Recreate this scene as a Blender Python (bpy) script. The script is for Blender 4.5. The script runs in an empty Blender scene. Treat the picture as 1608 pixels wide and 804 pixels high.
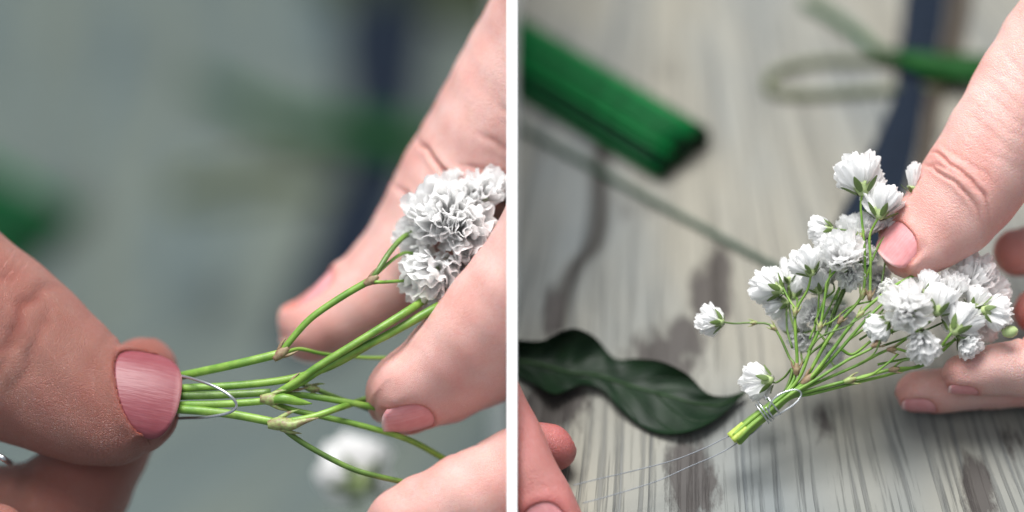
import bpy, math, random
import numpy as np
from mathutils import Vector, Matrix

# ------------------------------------------------------------------ camera, light, exposure
D = 0.55833                 # metres from the lens to the plane in focus
PXM = 8000.0                # photograph pixels per metre in that plane
DP = D * PXM
PITCH = math.radians(45)
FWD = np.array([0, math.cos(PITCH), -math.sin(PITCH)])
UP = np.array([0, math.sin(PITCH), math.cos(PITCH)])
RT = np.array([1.0, 0, 0])
ORG = np.array([0, 0, 0.0352])       # centre of the plane in focus
sc = bpy.context.scene
cam_d = bpy.data.cameras.new('camera'); cam = bpy.data.objects.new('camera', cam_d)
sc.collection.objects.link(cam)
cam_d.lens = 100; cam_d.sensor_width = 36; cam_d.clip_start = 0.01; cam_d.clip_end = 20
cam.location = ORG - FWD * D
cam.rotation_euler = (math.pi / 2 - PITCH, 0, 0)
cam_d.dof.use_dof = True; cam_d.dof.focus_distance = D + 0.001; cam_d.dof.aperture_fstop = 2.9
cam_d.dof.aperture_blades = 0
sc.camera = cam

world = bpy.data.worlds.new('World'); sc.world = world; world.use_nodes = True
world.node_tree.nodes['Background'].inputs[0].default_value = (0.80, 0.90, 1.0, 1)
world.node_tree.nodes['Background'].inputs[1].default_value = 0.33

def area(name, loc, target, size, power, col):
    l = bpy.data.lights.new(name, 'AREA'); l.shape = 'RECTANGLE'; l.size = size[0]; l.size_y = size[1]
    l.energy = power; l.color = col
    o = bpy.data.objects.new(name, l); sc.collection.objects.link(o); o.location = loc
    o.rotation_euler = (Vector(target) - Vector(loc)).to_track_quat('-Z', 'Y').to_euler()
    return o
area('window_light', (-0.14, 0.32, 1.15), (0, 0.02, 0.02), (0.8, 0.6), 29, (1.0, 0.985, 0.965))
area('fill_light', (-0.45, -0.45, 0.95), (0, 0.0, 0.02), (0.6, 0.6), 3.0, (0.95, 0.98, 1.0))  # added fill lamp, brightens the left hand's front and a shaded blossom

sc.view_settings.view_transform = 'Standard'; sc.view_settings.look = 'None'
sc.view_settings.gamma = 1; sc.view_settings.exposure = 0.12; sc.view_settings.use_curve_mapping = False
sc.cycles.use_denoising = True
sc.cycles.max_bounces = 14; sc.cycles.diffuse_bounces = 10; sc.cycles.transmission_bounces = 4

# ------------------------------------------------------------------ helpers
def W(p):
    """(x, y, z) in photograph pixels of the plane in focus, z towards the lens -> world metres"""
    p = np.atleast_2d(np.asarray(p, float))
    k = (DP - p[:, 2]) / DP
    x = (p[:, 0] - 804) / PXM * k; u = -(p[:, 1] - 402) / PXM * k; z = p[:, 2] / PXM
    return ORG + x[:, None] * RT + u[:, None] * UP - z[:, None] * FWD
def Wd(v):
    v = np.asarray(v, float); w = v[0] * RT - v[1] * UP - v[2] * FWD
    return w / np.linalg.norm(w)
def zplane(px, py, Z):
    """z of the point of the level plane at height Z that lies at (px, py)"""
    u1 = -(py - 402) / PXM
    # ORG.z + k*u1*UP.z - z/PXM*FWD.z = Z , k = 1 - z/DP
    a = u1 * UP[2]; b = -FWD[2] / PXM
    return (Z - ORG[2] - a) / (b - a / DP)
def onp(px, py, Z, lift=0.0):
    w = W([(px, py, zplane(px, py, Z + lift))])[0]
    return w

TOP = {}                                       # world position of each top-level object
def link(o): sc.collection.objects.link(o); return o
def props(o, label=None, cat=None, group=None, kind=None):
    if label: o['label'] = label
    if cat: o['category'] = cat
    if group: o['group'] = group
    if kind: o['kind'] = kind
    return o
def empty(name, loc, **kw):
    o = link(bpy.data.objects.new(name, None)); o.location = loc; o.empty_display_size = 0.005
    TOP[o.name] = np.array(loc, float); return props(o, **kw)
def meshdata(name, v, f, mats, smooth=True, attrs=None, fmat=None):
    me = bpy.data.meshes.new(name); me.from_pydata(np.asarray(v, float).tolist(), [], f.tolist() if isinstance(f, np.ndarray) else f)
    for m in (mats if isinstance(mats, (list, tuple)) else [mats]): me.materials.append(m)
    if smooth: me.polygons.foreach_set('use_smooth', [True] * len(me.polygons))
    if fmat is not None: me.polygons.foreach_set('material_index', [int(i) for i in fmat])
    for k, a in (attrs or {}).items():
        a = np.asarray(a, float)
        if a.ndim == 1:
            t = me.attributes.new(k, 'FLOAT', 'POINT'); t.data.foreach_set('value', a)
        else:
            t = me.attributes.new(k, 'FLOAT_VECTOR', 'POINT'); t.data.foreach_set('vector', a.ravel())
    me.update(); return me
def mk(name, v, f, mats, parent=None, origin=None, **kw):
    """one mesh object from world-space vertices"""
    pk = {k: kw.pop(k) for k in ('label', 'cat', 'group', 'kind') if k in kw}
    v = np.asarray(v, float)
    c = v.mean(0) if origin is None else np.asarray(origin, float)
    o = link(bpy.data.objects.new(name, meshdata(name, v - c, f, mats, **kw)))
    if parent is not None:
        o.parent = parent; o.location = c - TOP[parent.name]
    else: o.location = c
    TOP[o.name] = c
    return props(o, **pk)
def catmull(P, n):
    P = np.asarray(P, float)
    Q = np.vstack([2 * P[0] - P[1], P, 2 * P[-1] - P[-2]])
    out = []
    for i in range(len(P) - 1):
        p0, p1, p2, p3 = Q[i:i + 4]
        for t in np.linspace(0, 1, n, endpoint=False):
            out.append(0.5 * ((2 * p1) + (-p0 + p2) * t + (2 * p0 - 5 * p1 + 4 * p2 - p3) * t * t + (-p0 + 3 * p1 - 3 * p2 + p3) * t ** 3))
    out.append(P[-1]); return np.array(out)
def norm(v): return v / np.maximum(np.linalg.norm(v, axis=-1, keepdims=True), 1e-9)
def tube(P, r, seg=8, n=5, caps=True, world=True, space=None):
    """tube along a spline; P in pixel space (or any space with world=False)"""
    P = np.asarray(P, float); r = np.broadcast_to(np.asarray(r, float), (len(P),))
    C = catmull(np.hstack([P, r[:, None]]), n); R = C[:, 3]; C = C[:, :3]
    T = norm(np.gradient(C, axis=0))
    a = np.array([0.3, 0.2, 1.0]); V = []
    nrm = norm(np.cross(T[0], a))
    for i in range(len(C)):
        nrm = norm(nrm - T[i] * np.dot(nrm, T[i])); V.append(nrm)
    V = np.array(V); B = np.cross(T, V)
    ang = np.linspace(0, 2 * math.pi, seg, endpoint=False)
    v = (C[:, None] + R[:, None, None] * (np.cos(ang)[None, :, None] * V[:, None] + np.sin(ang)[None, :, None] * B[:, None])).reshape(-1, 3)
    f = [(i * seg + j, i * seg + (j + 1) % seg, (i + 1) * seg + (j + 1) % seg, (i + 1) * seg + j) for i in range(len(C) - 1) for j in range(seg)]
    if caps:
        f.append(tuple(range(seg))[::-1]); f.append(tuple((len(C) - 1) * seg + j for j in range(seg)))
    return (W(v) if world else v), f
def join(parts):
    v = []; f = []; fm = []; n = 0
    for i, pr in enumerate(parts):
        pv, pf = pr[0], pr[1]; v.append(pv); f += [tuple(k + n for k in q) for q in pf]; n += len(pv)
        fm += [pr[2] if len(pr) > 2 else 0] * len(pf)
    return np.vstack(v), f, fm
def box(c, s):
    c = np.array(c); s = np.array(s) / 2
    v = [c + s * np.array([x, y, z]) for x in (-1, 1) for y in (-1, 1) for z in (-1, 1)]
    f = [(0, 1, 3, 2), (4, 6, 7, 5), (0, 4, 5, 1), (2, 3, 7, 6), (0, 2, 6, 4), (1, 5, 7, 3)]
    return np.array(v), f

# ------------------------------------------------------------------ materials
class N:
    def __init__(s, name):
        s.m = bpy.data.materials.new(name); s.m.use_nodes = True; s.t = s.m.node_tree
        s.b = s.t.nodes['Principled BSDF']; s.out = s.t.nodes['Material Output']
    def n(s, typ, **kw):
        x = s.t.nodes.new('ShaderNode' + typ)
        for k, v in kw.items():
            if k.startswith('i_'):
                key = k[2:]; key = int(key) if key.isdigit() else key
                s.put(x.inputs[key], v)
            else: setattr(x, k, v)
        return x
    def put(s, sock, v):
        if isinstance(v, bpy.types.NodeSocket): s.t.links.new(v, sock)
        elif hasattr(v, 'outputs'): s.t.links.new(v.outputs[0], sock)
        else: sock.default_value = v
    def math(s, op, a, b=0.0, c=0.0, clamp=False):
        x = s.t.nodes.new('ShaderNodeMath'); x.operation = op; x.use_clamp = clamp
        s.put(x.inputs[0], a); s.put(x.inputs[1], b); s.put(x.inputs[2], c); return x.outputs[0]
    def mix(s, fac, a, b, mode='MIX'):
        x = s.t.nodes.new('ShaderNodeMix'); x.data_type = 'RGBA'; x.blend_type = mode
        s.put(x.inputs[0], fac); s.put(x.inputs[6], a); s.put(x.inputs[7], b); return x.outputs[2]
    def ramp(s, fac, stops):
        x = s.t.nodes.new('ShaderNodeValToRGB'); s.put(x.inputs[0], fac); e = x.color_ramp.elements
        while len(e) < len(stops): e.new(0.5)
        for i, (p, c) in enumerate(stops):
            e[i].position = p; e[i].color = (c, c, c, 1) if not hasattr(c, '__len__') else (*c, 1)
        return x.outputs[0]
    def set(s, **kw):
        for k, v in kw.items(): s.put(s.b.inputs[k.replace('_', ' ')], v)
    def bump(s, h, dist, strength=1.0, prev=None):
        x = s.t.nodes.new('ShaderNodeBump'); s.put(x.inputs['Height'], h)
        x.inputs['Distance'].default_value = dist; x.inputs['Strength'].default_value = strength
        if prev is not None: s.put(x.inputs['Normal'], prev)
        return x.outputs[0]

def skin_mat(name, base, red, pale, rough=0.65):
    k = N(name)
    fc = k.n('Attribute', attribute_name='fc').outputs['Vector']        # millimetres along / around a finger
    fl = k.n('Attribute', attribute_name='flush').outputs['Fac']
    cr = k.n('Attribute', attribute_name='crease').outputs['Fac']
    tc = k.n('TexCoord').outputs['Object']
    mot = k.n('TexNoise', i_Vector=tc, i_Scale=190.0, i_Detail=4.0, i_Roughness=0.6).outputs[0]
    mot2 = k.n('TexNoise', i_Vector=tc, i_Scale=1700.0, i_Detail=3.0).outputs[0]
    c = k.mix(k.ramp(mot, [(0.35, 0.0), (0.7, 0.45)]), base, pale)
    c = k.mix(k.math('MULTIPLY', k.ramp(mot2, [(0.45, 0.0), (0.75, 1.0)]), 0.22), c, red)
    blo = k.n('TexNoise', i_Vector=tc, i_Scale=75.0, i_Detail=3.0).outputs[0]
    c = k.mix(k.ramp(blo, [(0.42, 0.0), (0.72, 0.55)]), c, red)
    c = k.mix(fl, c, red)
    c = k.mix(k.math('MULTIPLY', cr, 0.75, clamp=True), c, tuple(x * y for x, y in zip(red[:3], (0.70, 0.50, 0.45))) + (1,))
    # relief: transverse folds, criss-cross skin cells, pores
    mp = k.n('Mapping', i_Vector=fc, i_Scale=(1.3, 0.22, 1.0))
    fold = k.n('TexNoise', i_Vector=mp, i_Scale=1.0, i_Detail=4.0, i_Roughness=0.65, i_Distortion=0.4).outputs[0]
    mp2 = k.n('Mapping', i_Vector=fc, i_Scale=(2.2, 1.0, 1.0), i_Rotation=(0, 0, 0.35))
    cell = k.n('TexVoronoi', i_Vector=mp2, i_Scale=1.15, feature='DISTANCE_TO_EDGE').outputs['Distance']
    mp3 = k.n('Mapping', i_Vector=fc, i_Scale=(1.0, 1.6, 1.0), i_Rotation=(0, 0, -0.5))
    cell2 = k.n('TexVoronoi', i_Vector=mp3, i_Scale=2.3, feature='DISTANCE_TO_EDGE').outputs['Distance']
    cl = k.math('ADD', k.ramp(cell, [(0.0, 0.0), (0.16, 1.0)]), k.ramp(cell2, [(0.0, 0.0), (0.22, 0.6)]))
    h = k.math('ADD', k.math('MULTIPLY', fold, 0.7), k.math('MULTIPLY', cl, 0.7))
    h = k.math('ADD', h, k.math('MULTIPLY', mot2, 0.7))
    k.set(Base_Color=c, Roughness=k.ramp(mot2, [(0.3, 0.34), (0.7, 0.50)]), Normal=k.bump(h, 0.00014 if rough < 0.7 else 0.00024, rough))
    k.b.subsurface_method = 'RANDOM_WALK'
    k.set(Subsurface_Weight=0.55, Subsurface_Radius=(1.0, 0.32, 0.16), Subsurface_Scale=0.0013, Specular_IOR_Level=0.5)
    return k.m
SKIN = skin_mat('skin_pale', (0.66, 0.415, 0.37, 1), (0.60, 0.215, 0.18, 1), (0.76, 0.56, 0.525, 1))
SKIN2 = skin_mat('skin_ruddy', (0.34, 0.165, 0.13, 1), (0.32, 0.095, 0.075, 1), (0.40, 0.22, 0.18, 1), 0.9)

SKIN3 = skin_mat('skin_flushed', (0.50, 0.215, 0.19, 1), (0.44, 0.105, 0.10, 1), (0.58, 0.30, 0.28, 1))

def nail_mat(name, col, tip):
    k = N(name)
    nt = k.n('Attribute', attribute_name='nt').outputs['Vector']
    x = k.n('SeparateXYZ', i_0=nt)
    ridge = k.n('TexNoise', i_Vector=k.n('Mapping', i_Vector=nt, i_Scale=(9.0, 0.6, 1.0)), i_Scale=1.6, i_Detail=3.0).outputs[0]
    blot = k.n('TexNoise', i_Vector=nt, i_Scale=2.2, i_Detail=3.0).outputs[0]
    c = k.mix(k.ramp(blot, [(0.35, 0.0), (0.7, 0.55)]), col, tuple(a * b for a, b in zip(col[:3], (0.85, 0.66, 0.68))) + (1,))
    c = k.mix(k.ramp(k.math('ADD', x.outputs[1], k.math('MULTIPLY', ridge, 0.12)), [(0.82, 0.0), (1.0, 0.8)]), c, tip)
    c = k.mix(k.math('MULTIPLY', k.ramp(ridge, [(0.45, 0.0), (0.8, 1.0)]), 0.22), c, tip)
    k.set(Base_Color=c, Roughness=0.42, Normal=k.bump(ridge, 0.00012, 0.8), Specular_IOR_Level=0.4, Coat_Weight=0.0, Coat_Roughness=0.25)
    k.set(Subsurface_Weight=0.3, Subsurface_Radius=(1.0, 0.35, 0.2), Subsurface_Scale=0.001)
    return k.m
NAIL = nail_mat('nail_pink', (0.66, 0.29, 0.30, 1), (0.78, 0.55, 0.54, 1))
NAIL2 = nail_mat('nail_rose', (0.215, 0.055, 0.068, 1), (0.31, 0.14, 0.145, 1))

def stem_mat(name, a, b, scale=260, rough=0.42):
    k = N(name); tc = k.n('TexCoord').outputs['Object']
    g = k.n('TexNoise', i_Vector=tc, i_Scale=float(scale), i_Detail=4.0).outputs[0]
    g2 = k.n('TexNoise', i_Vector=tc, i_Scale=float(scale) * 9, i_Detail=2.0).outputs[0]
    c = k.mix(k.ramp(g, [(0.35, 0.0), (0.65, 1.0)]), a, b)
    k.set(Base_Color=c, Roughness=rough, Normal=k.bump(g2, 0.00008, 0.6), Subsurface_Weight=0.15,
          Subsurface_Radius=(0.5, 1.0, 0.2), Subsurface_Scale=0.0006)
    return k.m
STEM = stem_mat('stem_green', (0.10, 0.22, 0.025, 1), (0.22, 0.36, 0.06, 1))
STEMD = stem_mat('stem_dark_green', (0.055, 0.11, 0.02, 1), (0.13, 0.22, 0.04, 1))
NODE = stem_mat('stem_node', (0.30, 0.40, 0.13, 1), (0.22, 0.16, 0.09, 1), 900)
BRACT = stem_mat('dry_bract', (0.20, 0.12, 0.07, 1), (0.30, 0.24, 0.14, 1), 900, 0.6)
CALYX = stem_mat('calyx_green', (0.32, 0.44, 0.16, 1), (0.48, 0.55, 0.28, 1), 900)
SEPAL = stem_mat('sepal_green', (0.07, 0.12, 0.025, 1), (0.15, 0.22, 0.06, 1), 900)
CUT = stem_mat('cut_stem', (0.42, 0.50, 0.10, 1), (0.30, 0.42, 0.05, 1), 1500)

def petal_mat():
    k = N('petal_white'); tc = k.n('TexCoord').outputs['Object']
    g = k.n('TexNoise', i_Vector=tc, i_Scale=3.0, i_Detail=3.0).outputs[0]
    c = k.mix(g, (0.96, 0.96, 0.955, 1), (0.94, 0.93, 0.94, 1))
    k.set(Base_Color=c, Roughness=0.6, Specular_IOR_Level=0.25)
    tr = k.n('BsdfTranslucent', i_Color=(0.96, 0.96, 0.95, 1))
    mx = k.n('MixShader', i_0=0.54); k.t.links.new(k.b.outputs[0], mx.inputs[1]); k.t.links.new(tr.outputs[0], mx.inputs[2])
    k.t.links.new(mx.outputs[0], k.out.inputs[0]); return k.m
PETAL = petal_mat()

def simple(name, col, rough=0.5, metal=0.0, nscale=None, var=0.15, bump=0.0, spec=0.12):
    k = N(name); k.b.inputs['Specular IOR Level'].default_value = spec
    if nscale:
        g = k.n('TexNoise', i_Vector=k.n('TexCoord').outputs['Object'], i_Scale=float(nscale), i_Detail=5.0).outputs[0]
        lo = tuple(x * (1 - var) for x in col[:3]) + (1,); hi = tuple(min(1, x * (1 + var)) for x in col[:3]) + (1,)
        k.set(Base_Color=k.mix(k.ramp(g, [(0.3, 0.0), (0.7, 1.0)]), lo, hi))
        if bump: k.set(Normal=k.bump(g, bump, 0.7))
    else: k.set(Base_Color=col)
    k.set(Roughness=rough, Metallic=metal); return k.m
TAILW = simple('dull_wire', (0.22, 0.235, 0.26, 1), 0.5, 0.8, 3000, 0.12)
SILVER = simple('silver_wire', (0.55, 0.57, 0.60, 1), 0.34, 0.95, 3000, 0.12)
WIREG = simple('green_wire', (0.003, 0.105, 0.026, 1), 0.5, 0, 500, 0.3)
WIREG2 = simple('deep_green_wire', (0.002, 0.032, 0.012, 1), 0.5, 0, 500, 0.3)
WIREC = simple('wire_cut_end', (0.008, 0.009, 0.008, 1), 0.6)
PALEW = simple('grey_green_wire', (0.035, 0.065, 0.045, 1), 0.5, 0, 400, 0.2)
NAVY = simple('navy_ribbon', (0.007, 0.012, 0.022, 1), 0.8, 0, 900, 0.3, 0.0002, 0.12)
BROWN = simple('brown_shade', (0.045, 0.036, 0.028, 1), 0.7, 0, 900, 0.3)  # colour of the shade painted beside the navy ribbon
GRASS = simple('bright_leaf', (0.003, 0.045, 0.005, 1), 0.5, 0, 120, 0.35)
OLIVE = simple('olive_twig', (0.085, 0.10, 0.05, 1), 0.6, 0, 400, 0.3)
WHITE = simple('white_board', (0.93, 0.93, 0.93, 1), 0.8, 0, 300, 0.015)

def leaf_mat():
    k = N('leaf_dark_green'); lt = k.n('Attribute', attribute_name='lt').outputs['Vector']
    x = k.n('SeparateXYZ', i_0=lt)
    ac = k.math('ABSOLUTE', x.outputs[1])
    ph = k.math('SUBTRACT', k.math('MULTIPLY', x.outputs[0], 7.0), k.math('MULTIPLY', ac, 2.0))
    vn = k.math('ABSOLUTE', k.math('SUBTRACT', k.math('FRACT', ph), 0.5))
    vein = k.math('MULTIPLY', k.ramp(vn, [(0.0, 1.0), (0.05, 0.0)]), k.ramp(ac, [(0.0, 1.0), (1.0, 0.3)]))
    mid = k.ramp(ac, [(0.0, 1.0), (0.05, 0.0)])
    g = k.n('TexNoise', i_Vector=k.n('TexCoord').outputs['Object'], i_Scale=160.0, i_Detail=6.0).outputs[0]
    c = k.mix(k.ramp(g, [(0.3, 0.0), (0.75, 1.0)]), (0.003, 0.011, 0.0045, 1), (0.006, 0.021, 0.007, 1))
    c = k.mix(k.math('MULTIPLY', vein, 0.5), c, (0.018, 0.04, 0.015, 1))
    c = k.mix(k.math('MULTIPLY', mid, 0.65), c, (0.04, 0.08, 0.03, 1))
    h = k.math('ADD', k.math('MULTIPLY', vein, -1.0), k.math('MULTIPLY', g, 1.2))
    k.set(Base_Color=c, Roughness=0.5, Specular_IOR_Level=0.18, Normal=k.bump(h, 0.0004, 0.6)); return k.m
LEAF = leaf_mat()

def wood_mat(name, stains, crack=None, tint=(1, 1, 1, 1)):
    """white-washed worn board; stains = [(x, y, rx, ry, strength)] in metres on the board"""
    k = N(name); tc = k.n('TexCoord').outputs['Object']
    s = k.n('SeparateXYZ', i_0=tc); X, Y = s.outputs[0], s.outputs[1]
    fan = k.math('ADD', 1.0, k.math('MULTIPLY', k.math('SUBTRACT', 0.0, Y), 3.2))
    fx = k.math('DIVIDE', k.math('SUBTRACT', X, 0.045), k.math('MAXIMUM', fan, 0.25))
    v = k.n('CombineXYZ', i_0=fx, i_1=Y, i_2=0.0)
    warp = k.n('TexNoise', i_Vector=k.n('Mapping', i_Vector=v, i_Scale=(30, 9, 1)), i_Scale=1.0, i_Detail=2.0).outputs[0]
    wx = k.math('ADD', fx, k.math('MULTIPLY', warp, 0.007)); v2 = k.n('CombineXYZ', i_0=wx, i_1=Y, i_2=0.0)
    g1 = k.n('TexNoise', i_Vector=k.n('Mapping', i_Vector=v2, i_Scale=(420, 7, 1)), i_Scale=1.0, i_Detail=6.0, i_Roughness=0.62).outputs[0]
    g2 = k.n('TexNoise', i_Vector=k.n('Mapping', i_Vector=v2, i_Scale=(1100, 18, 1)), i_Scale=1.0, i_Detail=4.0).outputs[0]
    big = k.n('TexNoise', i_Vector=k.n('Mapping', i_Vector=v, i_Scale=(22, 9, 1)), i_Scale=1.0, i_Detail=3.0).outputs[0]
    c = k.mix(k.ramp(big, [(0.42, 0.0), (0.72, 1.0)]), (0.355, 0.33, 0.28, 1), (0.215, 0.24, 0.258, 1))
    line = k.ramp(g1, [(0.36, 1.0), (0.45, 0.0)]); thin = k.ramp(g2, [(0.36, 1.0), (0.44, 0.0)])
    c = k.mix(k.math('MULTIPLY', line, 0.45), c, (0.10, 0.115, 0.14, 1))
    c = k.mix(k.math('MULTIPLY', thin, 0.5), c, (0.08, 0.085, 0.09, 1))
    wear = k.n('TexNoise', i_Vector=k.n('Mapping', i_Vector=v2, i_Scale=(420, 120, 1)), i_Scale=1.0, i_Detail=5.0, i_Roughness=0.7).outputs[0]
    tot = None
    for (sx, sy, rx, ry, st) in stains:
        dx = k.math('DIVIDE', k.math('SUBTRACT', X, sx), rx); dy = k.math('DIVIDE', k.math('SUBTRACT', Y, sy), ry)
        q = k.math('ADD', k.math('MULTIPLY', dx, dx), k.math('MULTIPLY', dy, dy))
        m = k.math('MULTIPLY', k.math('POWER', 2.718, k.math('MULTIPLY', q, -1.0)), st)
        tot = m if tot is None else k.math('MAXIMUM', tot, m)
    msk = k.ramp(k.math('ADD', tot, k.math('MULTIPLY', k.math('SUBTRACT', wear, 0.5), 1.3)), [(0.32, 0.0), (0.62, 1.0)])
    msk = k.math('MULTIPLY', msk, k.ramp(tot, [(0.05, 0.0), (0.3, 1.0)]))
    h = k.math('SUBTRACT', k.math('MULTIPLY', line, -1.0), k.math('MULTIPLY', thin, 0.6))
    if crack:
        pts = crack
        ct = k.n('FloatCurve'); cv = ct.mapping.curves[0]
        y0, y1 = pts[0][1], pts[-1][1]; x0 = min(p[0] for p in pts) - 1e-4; x1 = max(p[0] for p in pts) + 1e-4
        k.put(ct.inputs['Value'], k.math('DIVIDE', k.math('SUBTRACT', Y, y0), y1 - y0, clamp=True))
        P = [((p[1] - y0) / (y1 - y0), (p[0] - x0) / (x1 - x0)) for p in pts]
        cv.points[0].location = P[0]; cv.points[1].location = P[-1]
        for p in P[1:-1]: cv.points.new(*p)
        ct.mapping.update()
        cx = k.math('ADD', k.math('MULTIPLY', ct.outputs[0], x1 - x0), x0)
        dd = k.math('ABSOLUTE', k.math('SUBTRACT', X, k.math('ADD', cx, k.math('MULTIPLY', k.math('SUBTRACT', warp, 0.5), 0.004))))
        ins = k.math('MULTIPLY', k.math('GREATER_THAN', Y, y0), k.math('LESS_THAN', Y, y1))
        cm = k.math('MULTIPLY', k.ramp(k.math('DIVIDE', dd, 0.004), [(0.2, 1.0), (0.75, 0.0)]), ins)
        c = k.mix(k.math('MULTIPLY', cm, 0.92), c, (0.04, 0.034, 0.03, 1)); h = k.math('SUBTRACT', h, cm)
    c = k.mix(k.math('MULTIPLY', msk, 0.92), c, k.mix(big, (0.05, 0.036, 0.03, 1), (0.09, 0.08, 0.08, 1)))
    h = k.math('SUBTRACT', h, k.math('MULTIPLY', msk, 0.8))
    c = k.mix(1.0, c, tint, 'MULTIPLY')
    k.set(Base_Color=c, Roughness=0.62, Normal=k.bump(h, 0.0004, 0.7), Specular_IOR_Level=0.3); return k.m

# ------------------------------------------------------------------ the surfaces and the white divider
ZL = -0.230                                       # low table top (left picture); the raised board lies at 0
def stain(px, py, rx, ry, st, Z): w = onp(px, py, Z); return (w[0], w[1], rx / PXM, ry / PXM * 1.4, st)
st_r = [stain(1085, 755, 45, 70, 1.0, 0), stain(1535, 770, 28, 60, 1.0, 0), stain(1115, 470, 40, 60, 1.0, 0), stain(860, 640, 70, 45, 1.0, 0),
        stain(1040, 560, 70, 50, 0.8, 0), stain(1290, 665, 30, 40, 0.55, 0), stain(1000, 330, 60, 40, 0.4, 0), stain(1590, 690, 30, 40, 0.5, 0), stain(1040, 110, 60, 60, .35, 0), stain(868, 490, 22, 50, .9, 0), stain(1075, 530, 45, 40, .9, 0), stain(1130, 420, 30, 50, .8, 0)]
ck = [tuple(onp(x, y, 0)[:2]) for x, y in ((872, 520), (880, 470), (900, 420), (930, 380), (940, 320), (938, 270), (945, 225))]
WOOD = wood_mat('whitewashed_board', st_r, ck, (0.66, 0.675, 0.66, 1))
st_l = [stain(110, 330, 120, 90, 0.6, ZL), stain(330, 480, 140, 80, 0.5, ZL), stain(120, 60, 50, 200, 0.4, ZL)]
WOOD2 = wood_mat('whitewashed_table', st_l, None, (0.35, 0.445, 0.455, 1))
v, f = box((0, 0.45, ZL - 0.02), (2.4, 2.2, 0.04))
mk('table_top', v, f, WOOD2, origin=(0, 0, ZL), kind='structure', smooth=False)
v, f = box((0.40, 0.32, ZL / 2 + 0.0005), (0.7985, 0.95, -ZL - 0.001))
mk('raised_board', v, f, WOOD, origin=(0, 0, 0), kind='structure', smooth=False)

ZF = 78.0                                         # the divider's front edge, just before the things beside it
hw = 8.0 / PXM * (DP - ZF) / DP
def dvt(px_y, z): return W([(804, px_y, z)])[0]
a0, a1 = dvt(-70, ZF), dvt(905, ZF)
bot = ZL + 0.0005
prof = [a0, a1, np.array([0, a1[1] + 0.02, bot]), np.array([0, 0.62, bot]), np.array([0, 0.62, a0[2] - 0.02])]
v = [p + np.array([sx * hw, 0, 0]) for sx in (-1, 1) for p in prof]
n = len(prof)
f = [tuple(range(n))[::-1], tuple(range(n, 2 * n))] + [(i, (i + 1) % n, n + (i + 1) % n, n + i) for i in range(n)]
mk('white_divider_board', v, f, WHITE, smooth=False, label='thin upright white board dividing the two flower scenes', cat='divider')

# ------------------------------------------------------------------ hands: smooth solids meshed from a distance field
class Limb:
    """a finger: spline of (x, y, z, lateral radius, dorsal radius) in pixel space, root first, tip last"""
    def __init__(s, pts, dorsal, k=12.0, cap=1.0, flat=0.9, creases=(), nail=None, flush=0.35, bumps=()):
        P = np.array(pts, float)
        if P.shape[1] == 4: P = np.hstack([P, P[:, 3:4] * 0.88])
        C = catmull(P, 10); s.C = C[:, :3]; s.ru = C[:, 3]; s.rv = C[:, 4]
        s.T = norm(np.gradient(s.C, axis=0)); d = np.array(dorsal, float)
        V = norm(d - s.T * (s.T @ d)[:, None]); s.V = V; s.U = np.cross(s.T, V)
        s.S = np.concatenate([[0], np.cumsum(np.linalg.norm(np.diff(s.C, axis=0), axis=1))]); s.L = s.S[-1]
        s.k, s.cap, s.flat, s.creases, s.nail, s.flush, s.bumps = k, cap, flat, creases, nail, flush, bumps
        R = max(s.ru.max(), s.rv.max()) * 1.1 + 40
        s.lo = s.C.min(0) - R; s.hi = s.C.max(0) + R
    def at(s, arr, t): return np.stack([np.interp(t, s.S, arr[:, i]) for i in range(3)], -1)
    def ev(s, P):
        idx = np.empty(len(P), int)
        for a in range(0, len(P), 200000):
            Q = P[a:a + 200000]
            idx[a:a + 200000] = np.argmin((s.C ** 2).sum(1)[None] - 2 * Q @ s.C.T, 1)
        w = ((P - s.C[idx]) * s.T[idx]).sum(1); t = np.clip(s.S[idx] + w, 0, s.L)
        r = P - s.at(s.C, t); T = norm(s.at(s.T, t)); V = norm(s.at(s.V, t)); U = norm(s.at(s.U, t))
        u = (r * U).sum(1); v = (r * V).sum(1); w = (r * T).sum(1)
        ru = np.interp(t, s.S, s.ru); rv = np.interp(t, s.S, s.rv); rv = np.where(v > 0, rv * s.flat, rv); rw = np.minimum(ru, rv) * s.cap
        a, b, c = u / ru, v / rv, w / rw
        k0 = np.sqrt(a * a + b * b + c * c); k1 = np.sqrt((a / ru) ** 2 + (b / rv) ** 2 + (c / rw) ** 2) + 1e-9
        d = np.where(k0 > 1e-3, k0 * (k0 - 1) / k1, -np.minimum(ru, rv))
        return d, t + np.maximum(w, 0) * 1.0, u, v, np.arctan2(a, b), ru

def smin(a, b, k):
    h = np.clip(0.5 + 0.5 * (b - a) / k, 0, 1)
    return b + (a - b) * h - k * h * (1 - h)

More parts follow.
